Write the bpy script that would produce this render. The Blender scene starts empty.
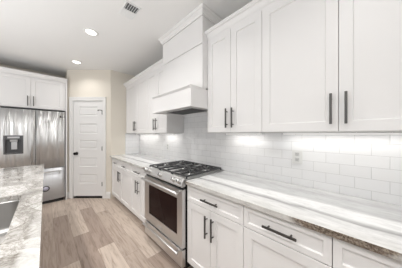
import bpy, bmesh, math, random
from mathutils import Vector, Matrix
random.seed(4)
S = bpy.context.scene
COL = S.collection

# ------------------------------------------------------------------ camera
TH = 0.7792                                   # heading, radians right of +Y
HC = 1.3704
cam_d = bpy.data.cameras.new('camera'); cam = bpy.data.objects.new('camera', cam_d); COL.objects.link(cam)
cam.location = (0, 0, HC); cam.rotation_euler = (math.pi/2, 0, -TH)
cam_d.sensor_width = 36; cam_d.lens = 36*157.54/402; cam_d.clip_start = 0.02
S.camera = cam
# ------------------------------------------------------------------ world, light, exposure
S.view_settings.view_transform = 'Standard'; S.view_settings.look = 'None'
S.view_settings.gamma = 1; S.view_settings.use_curve_mapping = False
S.view_settings.exposure = -1.12
w = bpy.data.worlds.new('world'); S.world = w; w.use_nodes = True
w.node_tree.nodes['Background'].inputs[0].default_value = (0.86, 0.93, 1.0, 1)
w.node_tree.nodes['Background'].inputs[1].default_value = 0.9

def area(name, loc, rot, sx, sy, power, col=(1, 1, 1), spread=math.pi):
    d = bpy.data.lights.new(name, 'AREA'); d.shape = 'RECTANGLE'; d.size = sx; d.size_y = sy
    d.energy = power; d.color = col; d.spread = spread
    o = bpy.data.objects.new(name, d); COL.objects.link(o); o.location = loc; o.rotation_euler = rot
    return o
DAY = (0.90, 0.95, 1.0)
# daylight through the three big window openings of the living area behind and left of the camera
area('daylight_rear_window', (0.0, -4.1, 1.2), (math.pi/2+.2, 0, 0), 2.4, 2.2, 14, DAY)
area('daylight_terrace_window', (-3.2, -4.1, 1.2), (math.pi/2+.2, 0, 0), 2.0, 2.2, 12, DAY)
area('daylight_side_window', (-5.0, 0.8, 1.2), (math.pi/2+.2, 0, -math.pi/2), 4.2, 2.2, 22, DAY)
# two unseen bounce lights added to brighten the room, turned up at the ceiling
area('added_bounce_near', (-1.9, -1.8, 1.1), (math.pi, 0, 0), 1.6, 2.0, 145, (.90, .95, 1))
area('added_bounce_far', (-1.9, 1.7, 1.05), (math.pi, 0, 0), 1.6, 2.6, 150, (.90, .95, 1))

# ------------------------------------------------------------------ helpers
WL = {}
def world_of(o): return WL.get(o.name, Vector((0, 0, 0)))
def empty(name, loc):
    o = bpy.data.objects.new(name, None); COL.objects.link(o); o.location = loc
    o.empty_display_size = 0.1; WL[o.name] = Vector(loc); return o
def tag(o, label=None, cat=None, group=None, kind=None):
    if label: o['label'] = label
    if cat: o['category'] = cat
    if group: o['group'] = group
    if kind: o['kind'] = kind
    return o
def thing(name, loc, label, cat, group=None): return tag(empty(name, loc), label, cat, group)

class Fr:
    """local frame: u runs along a wall, o sticks out of it, z up"""
    def __init__(s, org, U, O): s.org = Vector(org); s.U = Vector(U).normalized(); s.O = Vector(O).normalized()
    def p(s, u, o, z): return s.org + s.U*u + s.O*o + Vector((0, 0, z))
WORLD = Fr((0, 0, 0), (1, 0, 0), (0, 1, 0))
class MB:
    def __init__(s, fr=WORLD): s.bm = bmesh.new(); s.fr = fr
    def face(s, pts, mi=0, world=False):
        vs = [s.bm.verts.new(q if world else s.fr.p(*q)) for q in pts]
        f = s.bm.faces.new(vs); f.material_index = mi; return f
    def box(s, u0, u1, o0, o1, z0, z1, mi=0):
        P = [(u0,o0,z0),(u1,o0,z0),(u1,o1,z0),(u0,o1,z0),(u0,o0,z1),(u1,o0,z1),(u1,o1,z1),(u0,o1,z1)]
        v = [s.bm.verts.new(s.fr.p(*q)) for q in P]
        for q in ((0,3,2,1),(4,5,6,7),(0,1,5,4),(1,2,6,5),(2,3,7,6),(3,0,4,7)):
            f = s.bm.faces.new([v[i] for i in q]); f.material_index = mi
        return s
    def prism(s, prof, u0, u1, mi=0):
        """prof: list of (o,z) swept along u"""
        a = [s.bm.verts.new(s.fr.p(u0, o, z)) for o, z in prof]
        b = [s.bm.verts.new(s.fr.p(u1, o, z)) for o, z in prof]
        n = len(prof)
        for i in range(n):
            f = s.bm.faces.new((a[i], a[(i+1) % n], b[(i+1) % n], b[i])); f.material_index = mi
        s.bm.faces.new(a[::-1]).material_index = mi; s.bm.faces.new(b).material_index = mi
        return s
    def cyl(s, p, q, r, n=12, r2=None, mi=0, world=False):
        """tapered cylinder between two frame points"""
        P = Vector(p) if world else s.fr.p(*p); Q = Vector(q) if world else s.fr.p(*q)
        d = (Q-P).normalized(); x = d.orthogonal().normalized(); y = d.cross(x)
        r2 = r if r2 is None else r2
        A = []; B = []
        for i in range(n):
            t = 2*math.pi*i/n; e = x*math.cos(t)+y*math.sin(t)
            A.append(s.bm.verts.new(P+e*r)); B.append(s.bm.verts.new(Q+e*r2))
        for i in range(n):
            f = s.bm.faces.new((A[i], A[(i+1) % n], B[(i+1) % n], B[i])); f.smooth = n > 8; f.material_index = mi
        s.bm.faces.new(A[::-1]).material_index = mi; s.bm.faces.new(B).material_index = mi
        return s
    def lathe(s, c, axis, prof, n=24, mi=0):
        """prof: (radius, distance along axis) rings"""
        C = s.fr.p(*c); d = Vector(axis).normalized(); x = d.orthogonal().normalized(); y = d.cross(x)
        rings = []
        for r, h in prof:
            rings.append([s.bm.verts.new(C+d*h+(x*math.cos(2*math.pi*i/n)+y*math.sin(2*math.pi*i/n))*max(r, 1e-5)) for i in range(n)])
        for a, b in zip(rings, rings[1:]):
            for i in range(n):
                f = s.bm.faces.new((a[i], a[(i+1) % n], b[(i+1) % n], b[i])); f.smooth = True; f.material_index = mi
        s.bm.faces.new(rings[0][::-1]).material_index = mi; s.bm.faces.new(rings[-1]).material_index = mi
        return s
    def panel_front(s, u0, u1, z0, z1, o0, o1, rail, rec=0.010, slope=0.0035):
        """slab with a recessed flat centre panel on its outer face (shaker)"""
        s.box(u0, u1, o0, o1, z0, z1); s.bm.faces.ensure_lookup_table()
        f = s.bm.faces[len(s.bm.faces)-2]            # placeholder, found properly below
        best = max(s.bm.faces[-6:], key=lambda g: (g.calc_center_median()-s.fr.org).dot(s.fr.O))
        s.bm.normal_update()
        ins_frame(s.bm, best, rail, 0); ins_frame(s.bm, best, slope, -rec)
        return s
    def build(s, name, mat, parent=None, bevel=0, smooth=False, segs=2):
        bmesh.ops.recalc_face_normals(s.bm, faces=s.bm.faces)
        vs = [v.co for v in s.bm.verts]
        lo = Vector(min(v[i] for v in vs) for i in range(3)); hi = Vector(max(v[i] for v in vs) for i in range(3))
        c = (lo+hi)/2
        if parent is None: c.z = lo.z
        for v in s.bm.verts: v.co -= c
        me = bpy.data.meshes.new(name); s.bm.to_mesh(me); s.bm.free()
        for m in (mat if isinstance(mat, (list, tuple)) else [mat]): me.materials.append(m)
        o = bpy.data.objects.new(name, me); COL.objects.link(o)
        if smooth: 
            for p in me.polygons: p.use_smooth = True
        if parent: o.parent = parent; o.location = c-world_of(parent)
        else: o.location = c
        WL[o.name] = c.copy()
        if bevel:
            m = o.modifiers.new('bevel', 'BEVEL'); m.width = bevel; m.segments = segs; m.limit_method = 'ANGLE'; m.angle_limit = 0.6
        return o
def ins_frame(bm, f, th, depth):
    bmesh.ops.recalc_face_normals(bm, faces=bm.faces)
    bmesh.ops.inset_region(bm, faces=[f], thickness=th, depth=depth, use_even_offset=True)
def struct(name, mb, mat, **k): return tag(mb.build(name, mat, **k), kind='structure')

# ------------------------------------------------------------------ materials
def mat(name, col, rough=0.5, metal=0.0, spec=0.5, coat=0, emit=None, es=0):
    m = bpy.data.materials.new(name); m.use_nodes = True; b = m.node_tree.nodes['Principled BSDF']
    b.inputs['Base Color'].default_value = (*col, 1); b.inputs['Roughness'].default_value = rough
    b.inputs['Metallic'].default_value = metal; b.inputs['Specular IOR Level'].default_value = spec
    b.inputs['Coat Weight'].default_value = coat
    if emit: b.inputs['Emission Color'].default_value = (*emit, 1); b.inputs['Emission Strength'].default_value = es
    return m
class NT:
    def __init__(s, m): s.t = m.node_tree; s.b = s.t.nodes['Principled BSDF']
    def n(s, ty, **k):
        x = s.t.nodes.new(ty)
        for a, v in k.items():
            if a.startswith('i_'): x.inputs[int(a[2:])].default_value = v
            else: setattr(x, a, v)
        return x
    def l(s, a, b): s.t.links.new(a, b)
    def pos(s): return s.n('ShaderNodeNewGeometry').outputs['Position']
    def mapping(s, src, scale=(1, 1, 1), loc=(0, 0, 0), rot=(0, 0, 0)):
        m = s.n('ShaderNodeMapping'); m.inputs['Scale'].default_value = scale; m.inputs['Location'].default_value = loc
        m.inputs['Rotation'].default_value = rot; s.l(src, m.inputs[0]); return m.outputs[0]
    def noise(s, src, scale, detail=4, rough=0.5, dist=0):
        x = s.n('ShaderNodeTexNoise'); x.inputs['Scale'].default_value = scale; x.inputs['Detail'].default_value = detail
        x.inputs['Roughness'].default_value = rough; x.inputs['Distortion'].default_value = dist; s.l(src, x.inputs[0]); return x
    def ramp(s, src, stops):
        r = s.n('ShaderNodeValToRGB'); e = r.color_ramp.elements
        while len(e) < len(stops): e.new(0.5)
        for q, (p, c) in zip(e, stops): q.position = p; q.color = (*c, 1) if len(c) == 3 else c
        s.l(src, r.inputs[0]); return r.outputs[0]
    def math(s, op, a, b=None, c=None):
        m = s.n('ShaderNodeMath', operation=op)
        for i, v in enumerate((a, b, c)):
            if v is None: continue
            if isinstance(v, (int, float)): m.inputs[i].default_value = v
            else: s.l(v, m.inputs[i])
        return m.outputs[0]
    def mix(s, f, a, b, mode='MIX'):
        m = s.n('ShaderNodeMix', data_type='RGBA', blend_type=mode)
        for i, v in ((0, f), (6, a), (7, b)):
            if isinstance(v, (int, float)): m.inputs[i].default_value = v
            elif isinstance(v, tuple): m.inputs[i].default_value = (*v, 1)
            else: s.l(v, m.inputs[i])
        return m.outputs[2]
    def bump(s, h, strength, dist):
        b = s.n('ShaderNodeBump'); b.inputs['Strength'].default_value = strength; b.inputs['Distance'].default_value = dist
        s.l(h, b.inputs['Height']); s.l(b.outputs[0], s.b.inputs['Normal'])
def g3(v): return (v, v, v)

M = {}
def painted(name, col, rough, bump=0.0):
    m = mat(name, col, rough, spec=0.4); t = NT(m)
    nz = t.noise(t.pos(), 260, 2)
    if bump: t.bump(nz.outputs[0], bump, 0.001)
    return m
M['cab'] = painted('white cabinet paint', (0.80, 0.785, 0.775), 0.38)
M['trim'] = painted('white trim paint', (0.80, 0.79, 0.775), 0.35)
M['door'] = painted('white door paint', (0.80, 0.79, 0.78), 0.35)
M['wall'] = painted('cream wall paint', (0.74, 0.69, 0.61), 0.8, 0.15)
M['ceil'] = painted('ceiling paint', (0.82, 0.81, 0.795), 0.85, 0.15)
M['pull'] = mat('dark pewter', (0.13, 0.125, 0.12), 0.34, 0.9)
M['knobdark'] = mat('oil rubbed bronze', (0.02, 0.018, 0.016), 0.35, 0.8)
M['black'] = mat('black enamel', (0.012, 0.012, 0.013), 0.25)
M['iron'] = mat('cast iron', (0.07, 0.07, 0.072), 0.32, 0.5)
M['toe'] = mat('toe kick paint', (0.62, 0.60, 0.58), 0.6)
M['plastic'] = mat('white plastic', (0.70, 0.70, 0.685), 0.35)
M['receptacle'] = mat('light grey plastic', (0.55, 0.55, 0.54), 0.35)
M['lilac'] = mat('lilac grey mark', (0.50, 0.48, 0.58), 0.4)
M['slot'] = mat('dark slot', (0.03, 0.03, 0.03), 0.6)
M['bulb'] = mat('lit lamp diffuser', (0.9, 0.9, 0.88), 0.4, emit=(1, 0.96, 0.90), es=7)
M['led'] = mat('lit led strip', (0.9, 0.9, 0.88), 0.4, emit=(1, 0.97, 0.93), es=5)
M['vent'] = mat('vent enamel', (0.80, 0.80, 0.79), 0.5)
M['duct'] = mat('duct interior', (0.10, 0.10, 0.10), 0.7)

def steel(name, col, rough, wav=0.0, horizontal=False):
    m = mat(name, col, rough, 1.0); t = NT(m); P = t.pos()
    sc = (3, 3, 900) if horizontal else (700, 700, 3)
    br = t.noise(t.mapping(P, sc), 1.0, 2)
    t.l(t.math('MULTIPLY_ADD', br.outputs[0], 0.12, rough-0.06), t.b.inputs['Roughness'])
    if wav:
        a = t.noise(t.mapping(P, (22, 22, 0.6)), 1.0, 2, 0.5, 0.6)
        t.bump(a.outputs[0], 1.0, wav)
        tg = t.n('ShaderNodeTangent', direction_type='RADIAL', axis='X'); t.l(tg.outputs[0], t.b.inputs['Tangent'])
        t.b.inputs['Anisotropic'].default_value = 0.92
    return m
M['steel'] = steel('brushed steel', (0.68, 0.675, 0.67), 0.34, 0.0, True)
M['fridge'] = steel('fridge steel', (0.70, 0.70, 0.70), 0.31, 0.028)
M['fridge2'] = steel('freezer steel', (0.66, 0.67, 0.69), 0.45, 0.004)
M['sinksteel'] = steel('sink steel', (0.42, 0.41, 0.40), 0.36, 0.0, True)
M['gasket'] = mat('dark rubber and gap shade', (0.03, 0.03, 0.032), 0.5)
M['disp'] = mat('dispenser grey plastic', (0.10, 0.10, 0.105), 0.3)
M['disp2'] = mat('dispenser silver plastic', (0.55, 0.55, 0.56), 0.3, 0.4)
M['ovenglass'] = mat('oven glass', (0.020, 0.009, 0.008), 0.08, 0.0, 0.08)

# tile: hand-glazed subway brick pattern
def tile(name, axis):
    m = mat(name, (0.8, 0.8, 0.8), 0.12, spec=0.55); t = NT(m); P = t.pos()
    sx = t.n('ShaderNodeSeparateXYZ'); t.l(P, sx.inputs[0]); cb = t.n('ShaderNodeCombineXYZ')
    t.l(t.math('ADD', sx.outputs[axis], 20*.166+.053), cb.inputs[0]); t.l(t.math('ADD', sx.outputs[2], 0.002), cb.inputs[1])
    b = t.n('ShaderNodeTexBrick'); t.l(cb.outputs[0], b.inputs[0])
    for k, v in (('Scale', 1.0), ('Mortar Size', 0.0016), ('Mortar Smooth', 0.3), ('Brick Width', 0.166*2), ('Row Height', 0.0815)):
        b.inputs[k].default_value = v
    b.inputs['Brick Width'].default_value = 0.166
    b.inputs['Color1'].default_value = (0.80, 0.80, 0.80, 1); b.inputs['Color2'].default_value = (0.775, 0.775, 0.78, 1)
    b.inputs['Mortar'].default_value = (0.57, 0.57, 0.565, 1)
    t.l(b.outputs['Color'], t.b.inputs['Base Color'])
    nz = t.noise(P, 9, 3)
    h = t.math('MULTIPLY_ADD', b.outputs['Fac'], -1.0, t.math('MULTIPLY', nz.outputs[0], 1.2))
    t.bump(h, 0.55, 0.0022)
    return m
M['tileY'] = tile('glazed subway tile', 1); M['tileX'] = tile('glazed subway tile end wall', 0)

# vinyl planks running along Y
def planks():
    m = mat('wood look planks', (0.5, 0.4, 0.3), 0.42, spec=0.35); t = NT(m); P = t.pos()
    sx = t.n('ShaderNodeSeparateXYZ'); t.l(P, sx.inputs[0])
    PW, PL = 0.178, 1.36
    xr = t.math('ADD', t.math('DIVIDE', t.math('ADD', sx.outputs[0], -0.085), PW), 30.0); row = t.math('FLOOR', xr)
    k = t.math('DIVIDE', t.math('ADD', t.math('MODULO', row, 10.0), 0.5), 10.0)
    seams = [.79, 1.317, .838, .492, .28, .95, .1, .6, 1.2, .4]
    sr = t.n('ShaderNodeValToRGB'); sr.color_ramp.interpolation = 'CONSTANT'; e = sr.color_ramp.elements
    while len(e) < 10: e.new(0.5)
    for i in range(10): e[i].position = i/10; e[i].color = (seams[i]/2, seams[i]/2, seams[i]/2, 1)
    t.l(k, sr.inputs[0])
    yr = t.math('ADD', t.math('DIVIDE', t.math('SUBTRACT', sx.outputs[1], t.math('MULTIPLY', sr.outputs[0], 2.0)), PL), 10.0); idx = t.math('FLOOR', yr)
    sn = t.math('SINE', t.math('ADD', t.math('ADD', t.math('MULTIPLY', t.math('SUBTRACT', row, 10.0), 12.9898), t.math('MULTIPLY', idx, 4.1414)), 153.55))
    tone = t.math('FRACT', t.math('ADD', t.math('MULTIPLY', sn, 437.58), 1000.0))
    cb = t.n('ShaderNodeCombineXYZ'); t.l(row, cb.inputs[0]); t.l(idx, cb.inputs[1])
    w2 = t.n('ShaderNodeTexWhiteNoise', noise_dimensions='2D'); t.l(cb.outputs[0], w2.inputs[0])
    base = t.ramp(tone, [(0.0, (0.35, 0.275, 0.23)), (0.35, (0.38, 0.30, 0.25)), (0.55, (0.51, 0.425, 0.36)), (0.8, (0.56, 0.47, 0.40)), (1.0, (0.50, 0.41, 0.35))])
    off = t.n('ShaderNodeVectorMath', operation='MULTIPLY_ADD'); t.l(w2.outputs[1], off.inputs[0]); off.inputs[1].default_value = (13, 17, 5); t.l(P, off.inputs[2])
    gr = t.noise(t.mapping(off.outputs[0], (30, 2.2, 1)), 1.0, 6, 0.68, 1.1)
    gcol = t.ramp(gr.outputs[0], [(0.30, (0.60, 0.55, 0.51)), (0.52, (1.0, 1.0, 1.0)), (0.75, (1.12, 1.12, 1.12))])
    col = t.mix(1.0, base, gcol, 'MULTIPLY')
    fx = t.math('FRACT', xr); fy = t.math('FRACT', yr)
    ex = t.math('MULTIPLY', t.math('MINIMUM', fx, t.math('SUBTRACT', 1.0, fx)), PW)
    ey = t.math('MULTIPLY', t.math('MINIMUM', fy, t.math('SUBTRACT', 1.0, fy)), PL)
    gap = t.math('LESS_THAN', t.math('MINIMUM', ex, ey), 0.0016)
    col = t.mix(t.math('MULTIPLY', gap, 0.55), col, (0.16, 0.12, 0.10))
    t.l(col, t.b.inputs['Base Color'])
    t.bump(t.math('SUBTRACT', t.math('MULTIPLY', gr.outputs[0], 0.3), gap), 0.35, 0.001)
    return m
M['floor'] = planks()

def marble():
    """white quartzite, soft grey and beige bands flowing along the run"""
    m = mat('white quartzite', (0.8, 0.8, 0.8), 0.10, spec=0.5, coat=0.3); t = NT(m); P = t.pos()
    wv = t.noise(t.mapping(P, (1.0, 0.8, 1.0), (3.1, 0.4, 0)), 1.3, 3, 0.5)
    sx = t.n('ShaderNodeSeparateXYZ'); t.l(P, sx.inputs[0])
    fine = t.noise(t.mapping(P, (12, 2.6, 9), rot=(0, 0, .12)), 1.0, 6, 0.65, 0.8)
    a = t.math('ADD', sx.outputs[0], t.math('MULTIPLY_ADD', wv.outputs[0], 0.16, -0.08))
    a2 = t.math('ADD', a, t.math('MULTIPLY_ADD', fine.outputs[0], 0.07, -0.035))
    q = t.math('DIVIDE', t.math('SUBTRACT', a2, 0.95), 0.7)
    base = t.ramp(q, [(0.0, (0.74, 0.73, 0.70)), (0.08, (0.66, 0.65, 0.63)), (0.17, (0.78, 0.775, 0.765)), (0.225, (0.70, 0.695, 0.69)), (0.255, (0.36, 0.355, 0.35)),
        (0.285, (0.52, 0.52, 0.515)), (0.32, (0.84, 0.84, 0.835)), (0.45, (0.86, 0.86, 0.855)), (0.50, (0.52, 0.52, 0.52)), (0.62, (0.57, 0.57, 0.57)), (0.72, (0.48, 0.48, 0.48)), (0.86, (0.60, 0.60, 0.60)), (1.0, (0.52, 0.52, 0.52))])
    vein = t.ramp(t.math('ABSOLUTE', t.math('SUBTRACT', fine.outputs[0], 0.5)), [(0.0, g3(0.80)), (0.04, g3(1.0))])
    f2 = t.ramp(t.noise(t.mapping(P, (34, 9, 20), rot=(0, 0, .25)), 1.0, 5, .7).outputs[0], [(.38, g3(.80)), (.56, g3(1))])
    col = t.mix(0.5, base, vein, 'MULTIPLY'); col = t.mix(0.7, col, f2, 'MULTIPLY')
    # natural brown mineral patches showing on the cut front edge
    g = t.n('ShaderNodeNewGeometry'); sn = t.n('ShaderNodeSeparateXYZ'); t.l(g.outputs['Normal'], sn.inputs[0])
    side = t.math('LESS_THAN', t.math('ABSOLUTE', sn.outputs[2]), 0.5)
    pn = t.noise(t.mapping(P, (1, 2.0, 6), (0, .35, 0)), 1.6, 4, 0.6)
    dy = t.math('ADD', t.math('ABSOLUTE', t.math('SUBTRACT', sx.outputs[1], 0.07)), t.math('MULTIPLY_ADD', pn.outputs[0], 0.3, -0.15))
    patch = t.ramp(dy, [(0.15, g3(1)), (0.22, g3(0))])
    pm = t.math('MAXIMUM', t.ramp(pn.outputs[0], [(0.50, g3(0.15)), (0.62, g3(0.9))]), patch)
    sp = t.noise(P, 90, 3, 0.7)
    br = t.ramp(sp.outputs[0], [(0.35, (0.06, 0.045, 0.03)), (0.5, (0.17, 0.13, 0.10)), (0.65, (0.36, 0.31, 0.25))])
    col = t.mix(t.math('MULTIPLY', side, pm), col, br)
    t.l(col, t.b.inputs['Base Color'])
    return m
M['marble'] = marble()
def granite():
    m = mat('beige granite', (0.7, 0.68, 0.62), 0.10, spec=0.5, coat=0.3); t = NT(m); P = t.pos()
    P2 = t.mapping(P, (1.5, 1, 1), rot=(0, 0, 0.5))
    a = t.noise(P2, 2.6, 6, 0.58, 1.4); b = t.noise(P2, 16, 6, 0.7, 0.8); c = t.noise(P, 70, 3, 0.7)
    base = t.ramp(a.outputs[0], [(0.30, (0.28, 0.265, 0.245)), (0.44, (0.44, 0.425, 0.40)), (0.56, (0.59, 0.58, 0.56)), (0.70, (0.43, 0.415, 0.395))])
    vein = t.ramp(t.math('ABSOLUTE', t.math('SUBTRACT', b.outputs[0], 0.5)), [(0.0, (0.42, 0.38, 0.34)), (0.03, (0.8, 0.78, 0.76)), (0.09, g3(1))])
    v2 = t.ramp(t.math('ABSOLUTE', t.math('SUBTRACT', a.outputs[0], 0.47)), [(0.0, (0.45, 0.42, 0.38)), (0.022, g3(1))])
    sp = t.ramp(c.outputs[0], [(0.36, (0.72, 0.69, 0.66)), (0.5, g3(1))])
    col = t.mix(0.75, base, vein, 'MULTIPLY'); col = t.mix(0.75, col, v2, 'MULTIPLY'); col = t.mix(0.6, col, sp, 'MULTIPLY')
    # broad white mineral band close to the aisle edge
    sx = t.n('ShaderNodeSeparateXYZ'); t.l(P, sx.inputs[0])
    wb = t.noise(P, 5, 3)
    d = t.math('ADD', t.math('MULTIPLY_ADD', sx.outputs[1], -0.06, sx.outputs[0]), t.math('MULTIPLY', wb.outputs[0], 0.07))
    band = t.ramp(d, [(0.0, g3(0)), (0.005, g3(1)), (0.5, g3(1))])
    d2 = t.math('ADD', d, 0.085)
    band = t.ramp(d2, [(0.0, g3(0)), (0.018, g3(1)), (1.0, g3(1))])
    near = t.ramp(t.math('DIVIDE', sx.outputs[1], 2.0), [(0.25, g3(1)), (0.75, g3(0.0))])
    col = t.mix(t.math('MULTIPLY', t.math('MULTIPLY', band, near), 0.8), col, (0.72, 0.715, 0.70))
    t.l(col, t.b.inputs['Base Color'])
    return m
M['granite'] = granite()

# ------------------------------------------------------------------ key dimensions
W = 1.617            # right wall plane
XC = 0.9686          # counter front edge
XB = 0.994           # base door face
XU = 1.287           # upper door face
CH = 2.74            # ceiling
YT = 3.742           # end wall of the cabinet run
RY0, RY1 = 1.20, 2.03   # range bay
YB = 4.95            # back wall
s_, c_ = math.sin(TH), math.cos(TH)
KR = Vector((0.992, 3.750, 0)); KL = KR-Vector((c_, -s_, 0))*0.935     # pantry wall corners
XL, YR_ = -4.8, -3.9

# ------------------------------------------------------------------ room shell
struct('floor', MB().box(XL-.1, W+.1, YR_-.1, YB+.1, -0.08, 0), M['floor'])
struct('ceiling', MB().box(XL-.1, W+.1, YR_-.1, YB+.1, CH, CH+0.1), M['ceil'])
struct('wall_right', MB().box(W, W+.1, YR_, YB, 0, CH), M['wall'])
struct('wall_back', MB().box(XL, W, YB, YB+.1, 0, CH), M['wall'])
struct('wall_end', MB().box(KR.x+0.002, W, YT, YT+.1, 0, CH), M['wall'])
PF = Fr((KL.x, KL.y, 0), (c_, -s_, 0), (-s_, -c_, 0))     # pantry wall frame, u 0..0.935
DU0, DU1, DZ = 0.139, 0.760, 2.075
struct('wall_pantry', MB(PF).box(0, DU0-.012, -.1, 0, 0, CH).box(DU1+.012, 0.935, -.1, 0, 0, CH).box(DU0-.012, DU1+.012, -.1, 0, DZ+.012, CH), M['wall'])
struct('wall_fridge_side', MB().box(KL.x+.002, KL.x+.1, KL.y+.075, YB, 0, CH), M['wall'])
def wall_with_openings(name, fr, L, ops):
    mb = MB(fr); u = 0
    for a, b, z0, z1 in ops:
        mb.box(u, a, -.12, 0, 0, CH); mb.box(a, b, -.12, 0, 0, z0) if z0 > 0 else None; mb.box(a, b, -.12, 0, z1, CH); u = b
    mb.box(u, L, -.12, 0, 0, CH); struct(name, mb, M['wall'])
FRr = Fr((XL, YR_, 0), (1, 0, 0), (0, 1, 0)); FRl = Fr((XL, YR_, 0), (0, 1, 0), (1, 0, 0))
wall_with_openings('wall_rear', FRr, W-XL, [(0.6, 2.6, .3, 2.4), (3.6, 6.0, .3, 2.4)])
wall_with_openings('wall_left', FRl, YB-YR_, [(2.6, 6.8, .3, 2.4)])
nwin = 0
for fr, a, b in ((FRr, .6, 2.6), (FRr, 3.6, 6.0), (FRl, 2.6, 6.8)):
    nwin += 1; mb = MB(fr); n = 3 if b-a > 2.2 else 2; z0, z1 = .3, 2.4
    for z in (z0, z1-.05): mb.box(a, b, -.09, -.03, z, z+.05)
    for i in range(n+1):
        u = a+(b-a-.05)*i/n; mb.box(u, u+.05, -.09, -.03, z0+.05, z1-.05)
    struct('window_%d' % nwin, mb, M['trim'])
# backsplash tile (right wall, and the short return at the end of the run)
tag(MB().box(W-.010, W-.0005, -1.6, YT-.0115, .9145, 1.384).build('backsplash', M['tileY']), 'white glazed subway tile backsplash running along the whole right wall', 'backsplash')
struct('trim_1', MB().box(W-.010, W-.0005, RY0+.002, RY1-.002, 1.3845, 1.68), M['tileY'])
tag(MB().box(XU, W-.001, YT-.011, YT-.0005, .9145, 1.384).build('backsplash', M['tileX']), 'narrow return of white subway tile on the far end wall of the counter', 'backsplash')
# baseboards
def base_prof(h=.135, d=.016): return [(0.001, 0), (d, 0), (d, h-.03), (d-.006, h-.012), (.006, h), (0.001, h)]
struct('baseboard_pantry', MB(PF).prism(base_prof(), 0.0, DU0-.082).prism(base_prof(), DU1+.082, .935), M['trim'])
# door casing
cs = MB(PF)
for a, b in ((DU0-.080, DU0-.006), (DU1+.006, DU1+.080)):
    cs.box(a, b, .001, .016, 0, DZ+.006); cs.box(a+.008, b-.008, .016, .021, 0, DZ)
cs.box(DU0-.080, DU1+.080, .001, .017, DZ+.006, DZ+.082); cs.box(DU0-.080, DU1+.080, .017, .024, DZ+.062, DZ+.082)
cs.box(DU0-.012, DU0-.004, -.1, .001, 0, DZ+.01); cs.box(DU1+.004, DU1+.012, -.1, .001, 0, DZ+.01); cs.box(DU0-.012, DU1+.012, -.1, .001, DZ+.004, DZ+.012)
struct('trim_2', cs, M['trim'], bevel=.002)
# pantry door, five panels
def pantry_door():
    t = tag(empty('door_1', PF.p((DU0+DU1)/2, -.03, 0.0)), kind='structure')
    mb = MB(PF); o1 = -.004; o0 = -.040
    ux = [DU0, DU0+.115, DU1-.115, DU1]
    zb = .045; pz = [(.315, .505), (.675, .865), (1.045, 1.235), (1.380, 1.590), (1.755, 1.955)]
    zs = [zb]+[v for p in pz for v in p]+[DZ]
    g = [[mb.bm.verts.new(PF.p(u, o1, z)) for u in ux] for z in zs]
    cells = []
    for j in range(len(zs)-1):
        for i in range(3):
            f = mb.bm.faces.new((g[j][i], g[j][i+1], g[j+1][i+1], g[j+1][i]))
            if i == 1 and j % 2 == 1: cells.append(f)
    bk = [mb.bm.verts.new(PF.p(u, o0, z)) for u, z in ((DU0, zb), (DU1, zb), (DU1, DZ), (DU0, DZ))]
    mb.bm.faces.new(bk[::-1])
    L = [r[0] for r in g]; R = [r[-1] for r in g]
    mb.bm.faces.new([bk[0], bk[3]]+L[::-1]); mb.bm.faces.new([bk[1]]+R+[bk[2]])
    mb.bm.faces.new([bk[1], bk[0]]+g[0]); mb.bm.faces.new([bk[3], bk[2]]+g[-1][::-1])
    bmesh.ops.recalc_face_normals(mb.bm, faces=mb.bm.faces)
    for f in cells:
        bmesh.ops.inset_region(mb.bm, faces=[f], thickness=.014, depth=-.011)
        bmesh.ops.inset_region(mb.bm, faces=[f], thickness=.022, depth=0)
        bmesh.ops.inset_region(mb.bm, faces=[f], thickness=.012, depth=.007)
    mb.build('door_slab', M['door'], t)
    k = MB(PF); A = PF.O; u = DU0+.068; z = .955
    k.lathe((u, -.004, z), A, [(.032, 0), (.032, .006), (.012, .010), (.010, .030), (.020, .036), (.029, .048), (.029, .060), (.018, .068), (.0, .070)])
    tag(k.build('door_knob', M['knobdark'], t), 'dark bronze round knob')
    for z in (.30, 1.06, 1.83):
        h = MB(PF); h.cyl((DU1+.002, .003, z-.045), (DU1+.002, .003, z+.045), .0075, 10)
        h.box(DU1-.018, DU1+.0015, -.004, -.0015, z-.044, z+.044)
        if z > 1.5: h.cyl((DU1+.002, .006, z+.045), (DU1-.052, .050, z+.045), .006, 8); h.cyl((DU1-.052, .050, z+.045), (DU1-.066, .050, z+.03), .010, 8)
        tag(h.build('hinge', M['knobdark'], t), 'dark metal hinge')
pantry_door()
struct('door_gap_shade', MB(PF).box(DU0-.003, DU1+.003, -.095, -.002, 0.0005, .012), M['black'])   # black strip standing in for the shade in the gap under the door

# ------------------------------------------------------------------ cabinets
def pull(fr, parent, c, length, vert=True, o0=0.0):
    """square bar pull on two round posts; c = (u, z) centre, o0 = face"""
    u, z = c; r = .0065; mb = MB(fr); h = length/2; po = h-.032
    if vert:
        mb.box(u-r, u+r, o0+.026, o0+.037, z-h, z+h)
        for s in (-1, 1): mb.cyl((u, o0, z+s*po), (u, o0+.027, z+s*po), .0055, 10)
    else:
        mb.box(u-h, u+h, o0+.026, o0+.037, z-r, z+r)
        for s in (-1, 1): mb.cyl((u+s*po, o0, z), (u+s*po, o0+.027, z), .0055, 10)
    return mb.build('handle', M['pull'], parent, bevel=.0015)
FR = lambda X: Fr((X, 0, 0), (0, 1, 0), (-1, 0, 0))      # right wall: u = world Y, o towards the room
def front(fr, t, name, u0, u1, z0, z1, rail, hd=None, th=.019):
    d = MB(fr).panel_front(u0, u1, z0, z1, 0.0005, th, rail).build(name, M['cab'], t, bevel=.0015)
    if hd: pull(fr, d, hd[1], hd[2], hd[0] == 'v', th)
    return d
HL = .19
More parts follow.
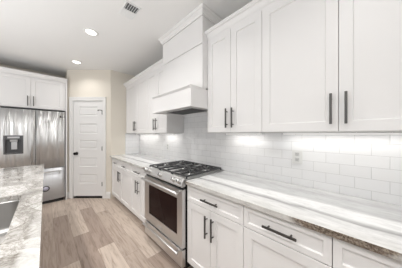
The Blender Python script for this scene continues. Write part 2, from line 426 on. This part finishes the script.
def upper(y0, y1, label, doors, hs):
    fr = FR(XU+.019); t = thing('upper_cabinet', (1.46, (y0+y1)/2, 1.384), label, 'cabinet', None)
    b = MB().box(XU+.019, W-.0015, y0+.0008, y1-.0008, 1.386, 2.47)
    b.build('body', M['cab'], t)
    n = len(doors)
    for (a, bb), side in zip(doors, hs):
        hu = (a+.035) if side == 'lo' else (bb-.035)
        front(fr, t, 'door', a+.0016, bb-.0016, 1.388, 2.405, .062, ('v', (hu, 1.527), HL))
    l = MB().box(W-.135, W-.085, y0+.10, y1-.10, 1.372, 1.3858).build('light_bar', M['plastic'], t)
    l2 = MB().box(W-.131, W-.089, y0+.105, y1-.105, 1.3705, 1.3719).build('lit_diffuser', M['led'], l)
    d = area('under_cabinet_light', (W-.105, (y0+y1)/2, 1.369), (0, 0, 0), .04, (y1-y0)-.22, 1.9*(y1-y0), (1, .975, .94))
    return t
a0 = .580
upper(a0, RY0, 'white two-door upper cabinet directly right of the range hood', [(a0, .895), (.895, RY0)], ('hi', 'lo'))
a1 = a0-.970
upper(a1, a0, 'large white two-door upper cabinet in the right foreground above the outlet', [(a1, a1+.485), (a1+.485, a0)], ('hi', 'lo'))
upper(RY1, RY1+.645, 'white upper cabinet directly left of the range hood', [(RY1, RY1+.3225), (RY1+.3225, RY1+.645)], ('hi', 'lo'))
upper(RY1+.645, YT-.0015, 'farthest white upper cabinet, against the end wall by the pantry', [(RY1+.645, RY1+1.145), (RY1+1.145, YT-.07)], ('hi', 'lo'))

def crown(name, fr, u0, u1, z0, z1, out, ends=()):
    h = z1-z0
    prof = [(0, z0), (.010, z0), (.012, z0+h*.18), (.020, z0+h*.28), (out*.62, z0+h*.66), (out*.85, z0+h*.72), (out*.9, z0+h*.8), (out, z0+h*.86), (out, z1), (0, z1)]
    return prof
def crown_path(name, pts, z0, z1, out, side, material, closed_ends=True):
    """mitred crown along world polyline pts; side=+1: mould projects to the left of travel"""
    prof = crown(None, None, 0, 0, z0, z1, out)
    bm = bmesh.new(); rings = []
    P = [Vector((*p, 0)) for p in pts]
    for i, p in enumerate(P):
        dirs = []
        if i > 0: dirs.append((P[i]-P[i-1]).normalized())
        if i < len(P)-1: dirs.append((P[i+1]-P[i]).normalized())
        ns = [Vector((-d.y, d.x, 0))*side for d in dirs]
        n = sum(ns, Vector()); n = n/ max(n.dot(ns[0]), 1e-6)
        rings.append([bm.verts.new(p+n*o+Vector((0, 0, z))) for o, z in prof])
    for a, b in zip(rings, rings[1:]):
        k = len(a)
        for i in range(k): bm.faces.new((a[i], a[(i+1) % k], b[(i+1) % k], b[i]))
    bm.faces.new(rings[0][::-1]); bm.faces.new(rings[-1])
    mb = MB(); mb.bm.free(); mb.bm = bm
    return struct(name, mb, material)
XF = XU+.0185
crown_path('trim_4', [(XF, a1), (XF, RY0-.0005)], 2.408, 2.492, .066, +1, M['cab'])
crown_path('trim_5', [(XF, RY1+.0005), (XF, YT-.001)], 2.408, 2.492, .066, +1, M['cab'])

def base(y0, y1, label, drawers, doors, hs):
    fr = FR(XB+.019); t = thing('base_cabinet', ((XB+W)/2, (y0+y1)/2, 0), label, 'cabinet')
    MB().box(XB+.019, W-.0015, y0+.0008, y1-.0008, .105, .878).build('body', M['cab'], t)
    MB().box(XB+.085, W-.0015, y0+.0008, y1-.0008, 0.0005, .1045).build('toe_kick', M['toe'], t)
    for a, b in drawers: front(fr, t, 'drawer', a+.0016, b-.0016, .722, .868, .034, ('h', ((a+b)/2, .795), HL if b-a > .47 and y0 < 2.5 else .13))
    for (a, b), side in zip(doors, hs):
        hu = {'lo': a+.035, 'hi': b-.035}[side]
        front(fr, t, 'door', a+.0016, b-.0016, .112, .716, .060, ('v', (hu, .577), HL))
    return t
base(a0, RY0, 'white base cabinet right beside the range with one drawer over two doors', [(a0, RY0)], [(a0, .895), (.895, RY0)], ('hi', 'lo'))
base(a0-.4835, a0, 'white base cabinet with one drawer over a single door, second from the range', [(a0-.4835, a0)], [(a0-.4835, a0)], ('lo',))
base(a0-1.40, a0-.4835, 'nearest white base cabinet at the bottom right corner', [(a0-1.40, a0-.4835)], [(a0-1.40, a0-.94), (a0-.94, a0-.4835)], ('hi', 'lo'))
b0 = RY1+.64
base(RY1, b0, 'white base cabinet directly left of the range with one wide drawer', [(RY1, b0)], [(RY1, RY1+.32), (RY1+.32, b0)], ('hi', 'lo'))
b1 = YT-.075
base(b0, YT-.0015, 'farthest white base cabinet with two drawers over two doors, by the end wall', [(b0, (b0+b1)/2), ((b0+b1)/2, b1)], [(b0, (b0+b1)/2), ((b0+b1)/2, b1)], ('hi', 'lo'))

# countertops
def slab(y0, y1, label):
    o = MB().box(XC, W-.0005, y0, y1, .8795, .914).build('countertop', M['marble'], bevel=.003); tag(o, label, 'countertop')
slab(-1.5, RY0-.001, 'white and grey veined stone countertop in the foreground, right of the range')
slab(RY1+.001, YT-.001, 'white veined stone countertop left of the range, ending at the far wall')

# ------------------------------------------------------------------ range hood
HX = 1.045
def hood():
    t = thing('range_hood', (1.33, (RY0+RY1)/2, 1.652), 'white paneled range hood with chimney rising to the ceiling over the range', 'range hood')
    fx = HX; y0, y1 = RY0, 2.0
    mb = MB()
    # box with hollow underside
    mb.box(fx, W-.011, y0+.001, y0+.02, 1.652, 1.86); mb.box(fx, W-.011, y1-.02, y1, 1.652, 1.86)
    mb.box(fx, fx+.02, y0+.02, y1-.02, 1.652, 1.86); mb.box(fx+.02, W-.011, y0+.02, y1-.02, 1.672, 1.84)
    mb.build('hood_box', M['cab'], t, bevel=.0015)
    # ledge moulding around box top
    l = MB(); l.box(fx-.016, W-.35, y0+.0012, y1+.004, 1.8605, 1.876); l.box(fx-.008, W-.35, y0+.0012, y1+.002, 1.848, 1.8604)
    l.box(fx-.006, fx, y0+.001, y1+.001, 1.652, 1.668)
    l.build('ledge', M['cab'], t, bevel=.002)
    cx = 1.2; c = MB(FR(cx+.02))
    c.box(y0+.001, y1+.008, -(W-.001-cx-.02), 0, 1.8765, CH-.001)
    c.build('chimney', M['cab'], t)
    p = MB(FR(cx+.02)); p.box(y0+.001, y1+.008, .0005, .012, 1.8765, 2.352); p.box(y0+.001, y1+.008, .0005, .012, 2.362, 2.654)
    p.build('chimney_panel', M['cab'], t, bevel=.002)
    v = MB(); v.box(fx+.10, W-.13, y0+.10, y1-.10, 1.660, 1.6715)
    v = v.build('vent_insert', M['steel'], t, bevel=.002)
    f = MB(); 
    for i in range(14): f.box(fx+.13, W-.16, y0+.13+i*.039, y0+.155+i*.039, 1.6565, 1.6598)
    tag(f.build('filter', M['duct'], v), 'dark slotted grease filter')
hood()
crown_path('trim_6', [(W-.001, RY0-.0005), (1.207, RY0-.0005), (1.207, 2.0095), (W-.001, 2.0095)], CH-.085, CH-.0005, .045, +1, M['trim'])

# ------------------------------------------------------------------ range
def gas_range():
    t = thing('gas_range', (1.3, (RY0+RY1)/2, 0), 'stainless steel gas range with black grates and a dark oven window', 'range')
    y0, y1 = RY0+.014, RY1-.006; fx = .985; fr = FR(fx)
    MB().box(fx, W-.03, y0+.004, y1-.004, .03, .905).build('body', M['black'], t)
    for y in (y0+.06, y1-.06):
        for x in (fx+.08, W-.12): MB().cyl((x, y, 0.0005), (x, y, .0295), .018).build('foot', M['black'], t)
    # storage drawer
    d = MB(fr).box(y0, y1, .0005, .042, .065, .230).build('drawer', M['steel'], t, bevel=.003)
    def tube(parent, z, yy0, yy1, o0, o1, r, name='handle'):
        h = MB(fr); h.cyl((yy0, o1, z), (yy1, o1, z), r, 16)
        for y in (yy0+.03, yy1-.03): h.box(y-.012, y+.012, o0, o1, z-.010, z+.008)
        h.build(name, M['steel'], parent, bevel=.0015)
    tube(d, .208, y0+.03, y1-.03, .042, .078, .0115)
    # oven door
    od = MB(fr); wz0, wz1, wy0, wy1 = .355, .725, y0+.085, y1-.115
    od.box(y0, wy0, .0005, .042, .250, .822); od.box(wy1, y1, .0005, .042, .250, .822)
    od.box(wy0, wy1, .0005, .042, .250, wz0); od.box(wy0, wy1, .0005, .042, wz1, .822)
    od = od.build('oven_door', M['steel'], t, bevel=.002)
    tag(MB(fr).box(wy0+.0005, wy1-.0005, .012, .037, wz0+.0005, wz1-.0005).build('window', M['ovenglass'], od), 'dark glass oven window')
    ym = (y0+y1)/2
    MB(fr).box(ym-.045, ym+.045, .0422, .0445, .285, .303).build('badge', M['disp2'], od)
    tube(od, .795, y0+.025, y1-.025, .042, .092, .0150)
    for q in ((.8235, .850), (.2315, .2485)): MB(fr).box(y0+.004, y1-.004, .0005, .020, *q).build('gap_shade', M['black'], t)  # black strips put the shade of the gaps into colour
    # sloped control panel
    cp = MB(fr).prism([(0.0005, .851), (.048, .851), (.058, .858), (.058, .868), (.020, .934), (0.0005, .934)], y0, y1).build('control_panel', M['steel'], t, bevel=.002)
    nrm = Vector((-(.934-.868), 0, (.058-.020))).normalized()
    for y in (1.262, 1.355, 1.615, 1.875, 1.965):
        z = .900; o = .020+(.934-z)/(.934-.868)*.038
        k = MB(fr).lathe((y, o+.0004, z), nrm, [(.026, 0), (.026, .004), (.021, .006), (.020, .030), (.017, .034), (.0, .0345)], 20)
        k = k.build('knob', M['steel'], cp)
        g = MB(fr); C = fr.p(y, o, z)+nrm*.0365; up = Vector((0, 1, 0)).cross(nrm)
        a = C+up*.016; b = C-up*.016; g.cyl(a, b, .003, 6, world=True); g.build('pointer', M['gasket'], k)
    # cooktop
    MB().box(fx+.0005, W-.0115, y0, y1, .9055, .918).build('cooktop', M['steel'], t, bevel=.003)
    MB().box(fx+.055, W-.05, y0+.025, y1-.025, .9185, .9215).build('burner_tray', M['steel'], t, bevel=.001)
    gx0, gx1 = 1.005, 1.570; gw = (y1-y0-.02)/3
    spots = [(1.17, y0+.01+gw/2), (1.43, y0+.01+gw/2), (1.30, ym), (1.17, y1-.01-gw/2), (1.43, y1-.01-gw/2)]
    for x, y in spots:
        b = MB(); r = .040 if y != ym else .052
        b.lathe((x, y, .9218), (0, 0, 1), [(r+.008, 0), (r+.006, .008), (r-.004, .010)])
        b = b.build('burner', M['steel'], t)
        tag(MB().lathe((x, y, .9320), (0, 0, 1), [(r-.006, 0), (r-.004, .004), (r-.010, .009), (0, .010)]).build('burner_cap', M['iron'], b), 'black burner cap')
    for k in range(3):
        u0 = y0+.011+k*gw; u1 = u0+gw-.004; uc = (u0+u1)/2; g = MB(); q = .0065; z0, z1 = .936, .952
        def bar(x0, y0_, x1, y1_):
            d = Vector((x1-x0, y1_-y0_, 0)).normalized(); n = Vector((-d.y, d.x, 0))*q
            P = Vector((x0, y0_, 0)); Q = Vector((x1, y1_, 0)); v = []
            for z, f in ((z0, 1.0), (z1, .75)):
                for e in (P-n*f, Q-n*f, Q+n*f, P+n*f): v.append(g.bm.verts.new(e+Vector((0, 0, z))))
            for i in ((0,3,2,1),(4,5,6,7),(0,1,5,4),(1,2,6,5),(2,3,7,6),(3,0,4,7)): g.bm.faces.new([v[j] for j in i])
        bar(gx0, u0+q, gx1, u0+q); bar(gx0, u1-q, gx1, u1-q)
        for x in (gx0+q, gx1-q, (gx0+gx1)/2): bar(x, u0, x, u1)
        xs = [(1.17), (1.43)] if k != 1 else [1.30]
        for x in xs:
            dx = .125 if k != 1 else .26
            bar(x, u0, x, uc-.028); bar(x, uc+.028, x, u1)
            bar(x-dx, uc, x-.028, uc); bar(x+.028, uc, x+dx, uc)
            for sx_ in (-1, 1):
                for sy in (-1, 1): bar(x+sx_*.10, uc+sy*(gw/2-.012), x+sx_*.035, uc+sy*.035)
        for x in (gx0+q, gx1-q):
            for u in (u0+q, u1-q): g.box(x-.007, x+.007, u-.007, u+.007, .9186, z0)
        g.build('grate', M['iron'], t, bevel=.001)
gas_range()

# ------------------------------------------------------------------ fridge alcove
YF = 4.32; FF = Fr((0, YF+.03, 0), (1, 0, 0), (0, -1, 0))      # o towards the room, door faces at o=.03
FX0, FXM, FX1 = -.565, -.134, .290
def fridge():
    t = thing('refrigerator', ((FX0+FX1)/2, YF+.3, 0), 'stainless steel french-door refrigerator with water dispenser and bottom freezer', 'refrigerator')
    MB(FF).box(FX0+.005, FX1-.005, -.56, 0-.03, .05, 1.80).build('body', M['gasket'], t)
    MB(FF).box(FX0+.02, FX1-.02, -.50, .0, .0005, .0495).build('base_grille', M['gasket'], t)
    def bowed(a, b, z0, z1, name, m, hole=None):
        """door front gently curved outward"""
        mb = MB(FF); n = 18
        def bow(u): 
            q = (u-a)/(b-a)*2-1; return .030+.010*(1-q**4)
        us = sorted(set([a+(b-a)*i/n for i in range(n+1)]+([hole[0], hole[1]] if hole else [])))
        zs = [z0]+([hole[2], hole[3]] if hole else [])+[z1]
        G = [[mb.bm.verts.new(FF.p(u, bow(u), z)) for u in us] for z in zs]
        for j in range(len(zs)-1):
            for i in range(len(us)-1):
                if hole and j == 1 and us[i] >= hole[0]-1e-6 and us[i+1] <= hole[1]+1e-6: continue
                f = mb.bm.faces.new((G[j][i], G[j][i+1], G[j+1][i+1], G[j+1][i])); f.smooth = True
        Bk = [mb.bm.verts.new(FF.p(u, -.028, z)) for u, z in ((a, z0), (b, z0), (b, z1), (a, z1))]
        mb.bm.faces.new(Bk); mb.bm.faces.new([Bk[1], Bk[0]]+G[0]); mb.bm.faces.new([Bk[2], Bk[3]]+G[-1])
        mb.bm.faces.new([Bk[0], Bk[3]]+[r[0] for r in G[::-1]]); mb.bm.faces.new([Bk[1]]+[r[-1] for r in G]+[Bk[2]])
        return mb.build(name, m, t)
    h = (-.515, -.285, 1.015, 1.345)
    dl = bowed(FX0, FXM-.0025, .70, 1.822, 'door', M['fridge'], h)
    dr = bowed(FXM+.0025, FX1, .70, 1.822, 'door', M['fridge'])
    fz = bowed(FX0, FX1, .066, .690, 'freezer_drawer', M['fridge2'])
    MB(FF).box(FX0, FX1, -.02, .026, 1.8365, 1.8500).build('top_gap_shade', M['gasket'], t)  # dark strip added as the shade in the gap above the doors
    # dispenser recess
    dp = MB(FF); a, b, z0, z1 = h
    dp.box(a, b, -.026, -.020, z0, z1); dp.box(a, a+.022, -.02, .041, z0, z1); dp.box(b-.022, b, -.02, .041, z0, z1)
    dp.box(a+.022, b-.022, -.02, .041, z0, z0+.018); dp.box(a+.022, b-.022, -.02, .038, z1-.075, z1)
    dp = tag(dp.build('dispenser', M['disp'], dl, bevel=.002), 'dark grey water and ice dispenser recess')
    pd = MB(FF); pd.box(a+.085, b-.075, .0, .014, z0+.08, z1-.11); pd.build('paddle', M['disp2'], dp, bevel=.003)
    sc = MB(FF); sc.box(a+.045, b-.045, .0385, .0405, z1-.05, z1-.02); sc.build('control_strip', M['disp2'], dp)
    nz = MB(FF); nz.prism([(-.0, z1-.115), (.03, z1-.105), (.034, z1-.0755), (0, z1-.0755)], a+.07, b-.07); nz.build('chute', M['disp2'], dp, bevel=.002)
    for door, u in ((dl, FXM-.040), (dr, FXM+.040)):
        hb = MB(FF); zA, zB = .80, 1.58; hb.cyl((u, .082, zA), (u, .082, zB), .0105, 14)
        for z in (zA+.03, zB-.03): hb.box(u-.008, u+.008, .034, .082, z-.012, z+.012)
        hb.build('handle', M['steel'], door)
    hb = MB(FF); hb.cyl((FX0+.08, .080, .628), (FX1-.06, .080, .628), .012, 12)
    for u in (FX0+.10, FX1-.08): hb.box(u-.012, u+.012, .034, .078, .617, .636)
    hb.build('handle', M['steel'], fz)
    rg = MB(FF).lathe((.006, .0405, .300), FF.O, [(.055, 0), (.055, .001), (.0, .0012)], 28).build('round_mark', M['gasket'], fz)  # dark disc on the drawer front with a lilac centre
    MB(FF).lathe((.006, .0419, .300), FF.O, [(.040, 0), (.040, .001), (.0, .0012)], 28).build('mark_face', M['lilac'], rg)
    bd = MB(FF).lathe((.215, .0365, 1.72), FF.O, [(.020, 0), (.020, .002), (.0, .0021)], 20).build('logo_badge', M['gasket'], dr)
    lt = MB(FF); lt.box(.243, .249, .0345, .0375, 1.703, 1.738); lt.box(.249, .260, .0340, .0375, 1.703, 1.709)
    lt.box(.266, .283, .0325, .0372, 1.732, 1.738); lt.box(.266, .272, .0325, .0372, 1.703, 1.732); lt.box(.272, .283, .0325, .0372, 1.703, 1.709); lt.box(.278, .283, .0325, .0372, 1.709, 1.721)
    lt.build('logo_letters', M['gasket'], dr)
    for u in (FX0+.05, FX1-.05): MB(FF).box(u-.03, u+.03, -.09, .02, 1.8225, 1.836).build('hinge_cover', M['gasket'], t)
fridge()
tag(MB(FF).box(.302, KL.x-.001, -.56, .028, 0.0005, 2.50).build('fridge_panel', M['cab'], bevel=.001), 'tall white panel closing the right side of the refrigerator', 'panel')
def fridge_cab():
    t = thing('upper_cabinet', (-.25, YF+.3, 1.852), 'white two-door cabinet above the refrigerator', 'cabinet')
    x0, x1, xm = -.755, .300, -.195
    MB(FF).box(x0, x1, -.55, 0, 1.852, 2.50).build('body', M['cab'], t)
    for a, b, hu in ((x0, xm, xm-.038), (xm, x1-.03, xm+.038)):
        front(FF, t, 'door', a+.0016, b-.0016, 1.862, 2.43, .058, ('v', (hu, 1.985), .185))
fridge_cab()
def left_pantry():
    t = thing('tall_cabinet', (-1.1, YF+.3, 0), 'tall white cabinet on the far left beside the refrigerator', 'cabinet')
    x0, x1 = -1.40, -.757
    MB(FF).box(x0, x1, -.55, 0, .1, 2.50).build('body', M['cab'], t)
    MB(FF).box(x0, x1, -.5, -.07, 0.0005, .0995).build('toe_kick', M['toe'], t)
    front(FF, t, 'door', x0+.002, x1-.002, 1.852, 2.43, .058, ('v', (x1-.04, 1.985), .185))
    front(FF, t, 'door', x0+.002, x1-.002, .11, 1.845, .058, ('v', (x1-.04, 1.1), .185))
left_pantry()
tag(MB(FF).box(-.7565, -.60, -.56, .0, 0.0005, 1.8515).build('filler_panel', M['cab']), 'white filler panel at the left side of the refrigerator', 'panel')
crown_path('trim_7', [(KL.x-.001, YF+.03-.0195), (-1.40, YF+.03-.0195)], 2.432, 2.512, .062, +1, M['cab'])

# ------------------------------------------------------------------ island with sink
def rrect(x0, x1, y0, y1, r, n=6):
    P = []
    for cx, cy, a in ((x1-r, y1-r, 0), (x0+r, y1-r, 90), (x0+r, y0+r, 180), (x1-r, y0+r, 270)):
        for i in range(n+1):
            t = math.radians(a+90*i/n); P.append((cx+r*math.cos(t), cy+r*math.sin(t)))
    return P
IX0, IX1, IY0, IY1 = -1.15, -.015, -1.3, 3.352
SX0, SX1, SY0, SY1 = -.60, -.126, 1.02, 1.81
def island_top():
    bm = bmesh.new()
    out = [bm.verts.new((x, y, .914)) for x, y in rrect(IX0, IX1, IY0, IY1, .008, 3)]
    inn = [bm.verts.new((x, y, .914)) for x, y in rrect(SX0, SX1, SY0, SY1, .06)]
    ed = [bm.edges.new((L[i], L[(i+1) % len(L)])) for L in (out, inn) for i in range(len(L))]
    bmesh.ops.triangle_fill(bm, use_beauty=True, use_dissolve=False, edges=ed)
    r = bmesh.ops.extrude_face_region(bm, geom=bm.faces[:])
    for v in r['geom']:
        if isinstance(v, bmesh.types.BMVert): v.co.z = .8795
    mb = MB(); mb.bm.free(); mb.bm = bm
    tag(mb.build('island_countertop', M['granite']), 'beige veined granite top of the kitchen island in the left foreground', 'countertop')
island_top()
def sink():
    t = thing('kitchen_sink', ((SX0+SX1)/2, (SY0+SY1)/2, .66), 'undermount stainless steel sink set into the granite island top', 'sink')
    bm = bmesh.new(); rings = []
    for d, z in ((.025, .8785), (-.004, .8785), (-.006, .870), (-.012, .70), (-.020, .675), (-.045, .662)):
        rings.append([bm.verts.new((x, y, z)) for x, y in rrect(SX0-d, SX1+d, SY0-d, SY1+d, max(.06+d, .03))])
    for a, b in zip(rings, rings[1:]):
        for i in range(len(a)):
            f = bm.faces.new((a[i], a[(i+1) % len(a)], b[(i+1) % len(a)], b[i])); f.smooth = True
    bm.faces.new(rings[-1])
    mb = MB(); mb.bm.free(); mb.bm = bm
    b = mb.build('basin', M['sinksteel'], t)
    m = b.modifiers.new('solid', 'SOLIDIFY'); m.thickness = .0015; m.offset = -1
    MB().lathe(((SX0+SX1)/2, SY1-.25, .6622), (0, 0, 1), [(.055, 0), (.053, .002), (.040, .001), (.038, .0012)]).build('drain', M['steel'], t)
sink()
def island_cab():
    FI = Fr((-.086, 0, 0), (0, 1, 0), (1, 0, 0)); x0 = -1.05
    ys = [3.30, 2.69, 1.87, .96, .36, -.25, -1.2]
    names = ['white island cabinet nearest the refrigerator, under the granite top', 'white island cabinet between the sink cabinet and the far end',
             'white sink cabinet in the island, below the stainless sink', 'steel dishwasher with a dark bar handle, built into the island', 'white island cabinet beside the dishwasher on its near side', 'nearest white island cabinet under the granite top']
    for i in range(6):
        a, b = ys[i+1], ys[i]
        if i == 3:
            t = thing('dishwasher', (-.3, (a+b)/2, 0), names[i], 'dishwasher')
            MB(FI).box(a+.002, b-.002, -.56, 0, .0005, .878).build('body', M['gasket'], t)
            d = MB(FI).box(a+.004, b-.004, .0005, .022, .11, .868).build('door', M['steel'], t, bevel=.002)
            h = MB(FI).box(a+.05, b-.05, .076, .089, .80, .815)
            for y in (a+.09, b-.09): h.box(y-.007, y+.007, .022, .076, .80, .813)
            h.build('handle', M['pull'], d, bevel=.001); continue
        t = thing('island_cabinet', (-.4, (a+b)/2, 0), names[i], 'cabinet')
        sinkc = i == 2
        top = .64 if sinkc else .878
        MB(FI).box(a+.001, b-.001, -.95, 0, .105, top).build('body', M['cab'], t)
        if sinkc: MB(FI).box(a+.001, b-.001, -.010, 0, .6405, .878).build('apron', M['cab'], t)
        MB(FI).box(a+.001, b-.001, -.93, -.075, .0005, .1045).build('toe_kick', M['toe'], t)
        if not sinkc: front(FI, t, 'drawer', a+.002, b-.002, .722, .868, .034, ('h', ((a+b)/2, .795), HL))
        else: front(FI, t, 'false_drawer', a+.002, b-.002, .722, .868, .034)
        m = (a+b)/2
        for p, q, s in ((a, m, m-.035), (m, b, m+.035)): front(FI, t, 'door', p+.002, q-.002, .112, .716, .05, ('v', (s, .577), HL))
island_cab()

# ------------------------------------------------------------------ ceiling fixtures
def can(x, y, label, power=16):
    t = thing('recessed_light', (x, y, CH), label, 'ceiling light', 'recessed ceiling lights')
    MB().lathe((x, y, CH-.0005), (0, 0, -1), [(.088, 0), (.088, .003), (.076, .007), (.062, .006), (.060, 0.001)], 32).build('trim_ring', M['trim'], t)
    MB().lathe((x, y, CH-.0018), (0, 0, -1), [(.058, 0), (.058, .004), (.045, .0055), (0, .006)], 32).build('lens', M['bulb'], t)
    d = bpy.data.lights.new('recessed_or_fill_lamp', 'AREA'); d.shape = 'DISK'; d.size = .13; d.energy = power; d.spread = 2.3; d.color = (1, .985, .96)
    o = bpy.data.objects.new('recessed_or_fill_lamp', d); COL.objects.link(o); o.location = (x, y, CH-.012)
    return t
can(.436, 2.545, 'round white recessed ceiling light, the nearer and larger of the two lit ones')
can(.421, 3.796, 'round white recessed ceiling light in front of the pantry door, the farther one', 6)
for x, y in ((.43, 1.25), (.43, 0.0), (-.75, 2.5), (-.75, .6), (-.75, -1.3), (-3.2, 1.6), (-3.2, -1.6)):  # no fixtures: aisle pair continues the row, the others are added fill
    d = bpy.data.lights.new('recessed_or_fill_lamp', 'AREA'); d.shape = 'DISK'; d.size = .13; d.energy = 9 if x > 0 else 38; d.spread = 2.3; d.color = (1, .985, .96)
    o = bpy.data.objects.new('recessed_or_fill_lamp', d); COL.objects.link(o); o.location = (x, y, CH-.012)
def vent():
    x0, x1, y0, y1 = .600, .733, 1.695, 1.912
    x0 -= .012; x1 += .012; y0 -= .012; y1 += .012
    t = thing('ceiling_vent', ((x0+x1)/2, (y0+y1)/2, CH), 'white rectangular air register with dark louvers in the ceiling', 'vent')
    f = MB(); z0, z1 = CH-.008, CH-.0005; e = .013
    f.box(x0, x1, y0, y0+e, z0, z1); f.box(x0, x1, y1-e, y1, z0, z1); f.box(x0, x0+e, y0+e, y1-e, z0, z1); f.box(x1-e, x1, y0+e, y1-e, z0, z1)
    ym = (y0+y1)/2+.0; f.box(x0+e, x1-e, ym-.003, ym+.003, z0, z1)
    f.build('frame', M['vent'], t, bevel=.001)
    MB().box(x0+e, x1-e, y0+e, y1-e, CH-.0016, CH-.0006).build('duct_opening', M['duct'], t)
    # near half: louvers turned away (dark gaps show); far half: blades face the camera
    n = 6
    for i in range(n):
        x = x0+e+.008+(x1-x0-2*e-.016)*i/(n-1)
        b = MB(); b.box(x-.0012, x+.0012, y0+e, ym-.003, CH-.0075, CH-.002); b.build('louver', M['vent'], t)
    n = 9
    for i in range(n):
        y = ym+.003+(y1-e-ym-.003)*(i+.5)/n
        b = MB(); b.face([(x0+e, y-.0065, CH-.0020), (x1-e, y-.0065, CH-.0020), (x1-e, y+.0055, CH-.0075), (x0+e, y+.0055, CH-.0075)])
        b.face([(x0+e, y-.0065, CH-.0024), (x0+e, y+.0055, CH-.0079), (x1-e, y+.0055, CH-.0079), (x1-e, y-.0065, CH-.0024)])
        b.build('louver', M['vent'], t)
vent()

# ------------------------------------------------------------------ outlets
def outlet(y, z, label):
    fr = Fr((W-.0102, y, z), (0, 1, 0), (-1, 0, 0)); t = thing('wall_outlet', fr.p(0, 0, -.06), label, 'outlet', None)
    MB(fr).box(-.040, .040, 0, .007, -.060, .060).build('cover_plate', M['plastic'], t, bevel=.002)
    for s in (-1, 1):
        r = MB(fr); r.box(-.017, .017, .0072, .0090, s*.024-.016, s*.024+.016); r = r.build('receptacle', M['receptacle'], t, bevel=.003)
        q = MB(fr); zz = s*.024
        for u in (-.007, .007): q.box(u-.0014, u+.0014, .0091, .0096, zz-.002, zz+.008)
        q.cyl((0, .0091, zz-.008), (0, .0096, zz-.008), .0025, 8); tag(q.build('slots', M['slot'], r), 'dark plug slots')
outlet(.398, 1.165, 'white wall outlet on the tile in the right foreground, below the large cabinet')
outlet(2.497, 1.135, 'small white wall outlet on the tile left of the range')
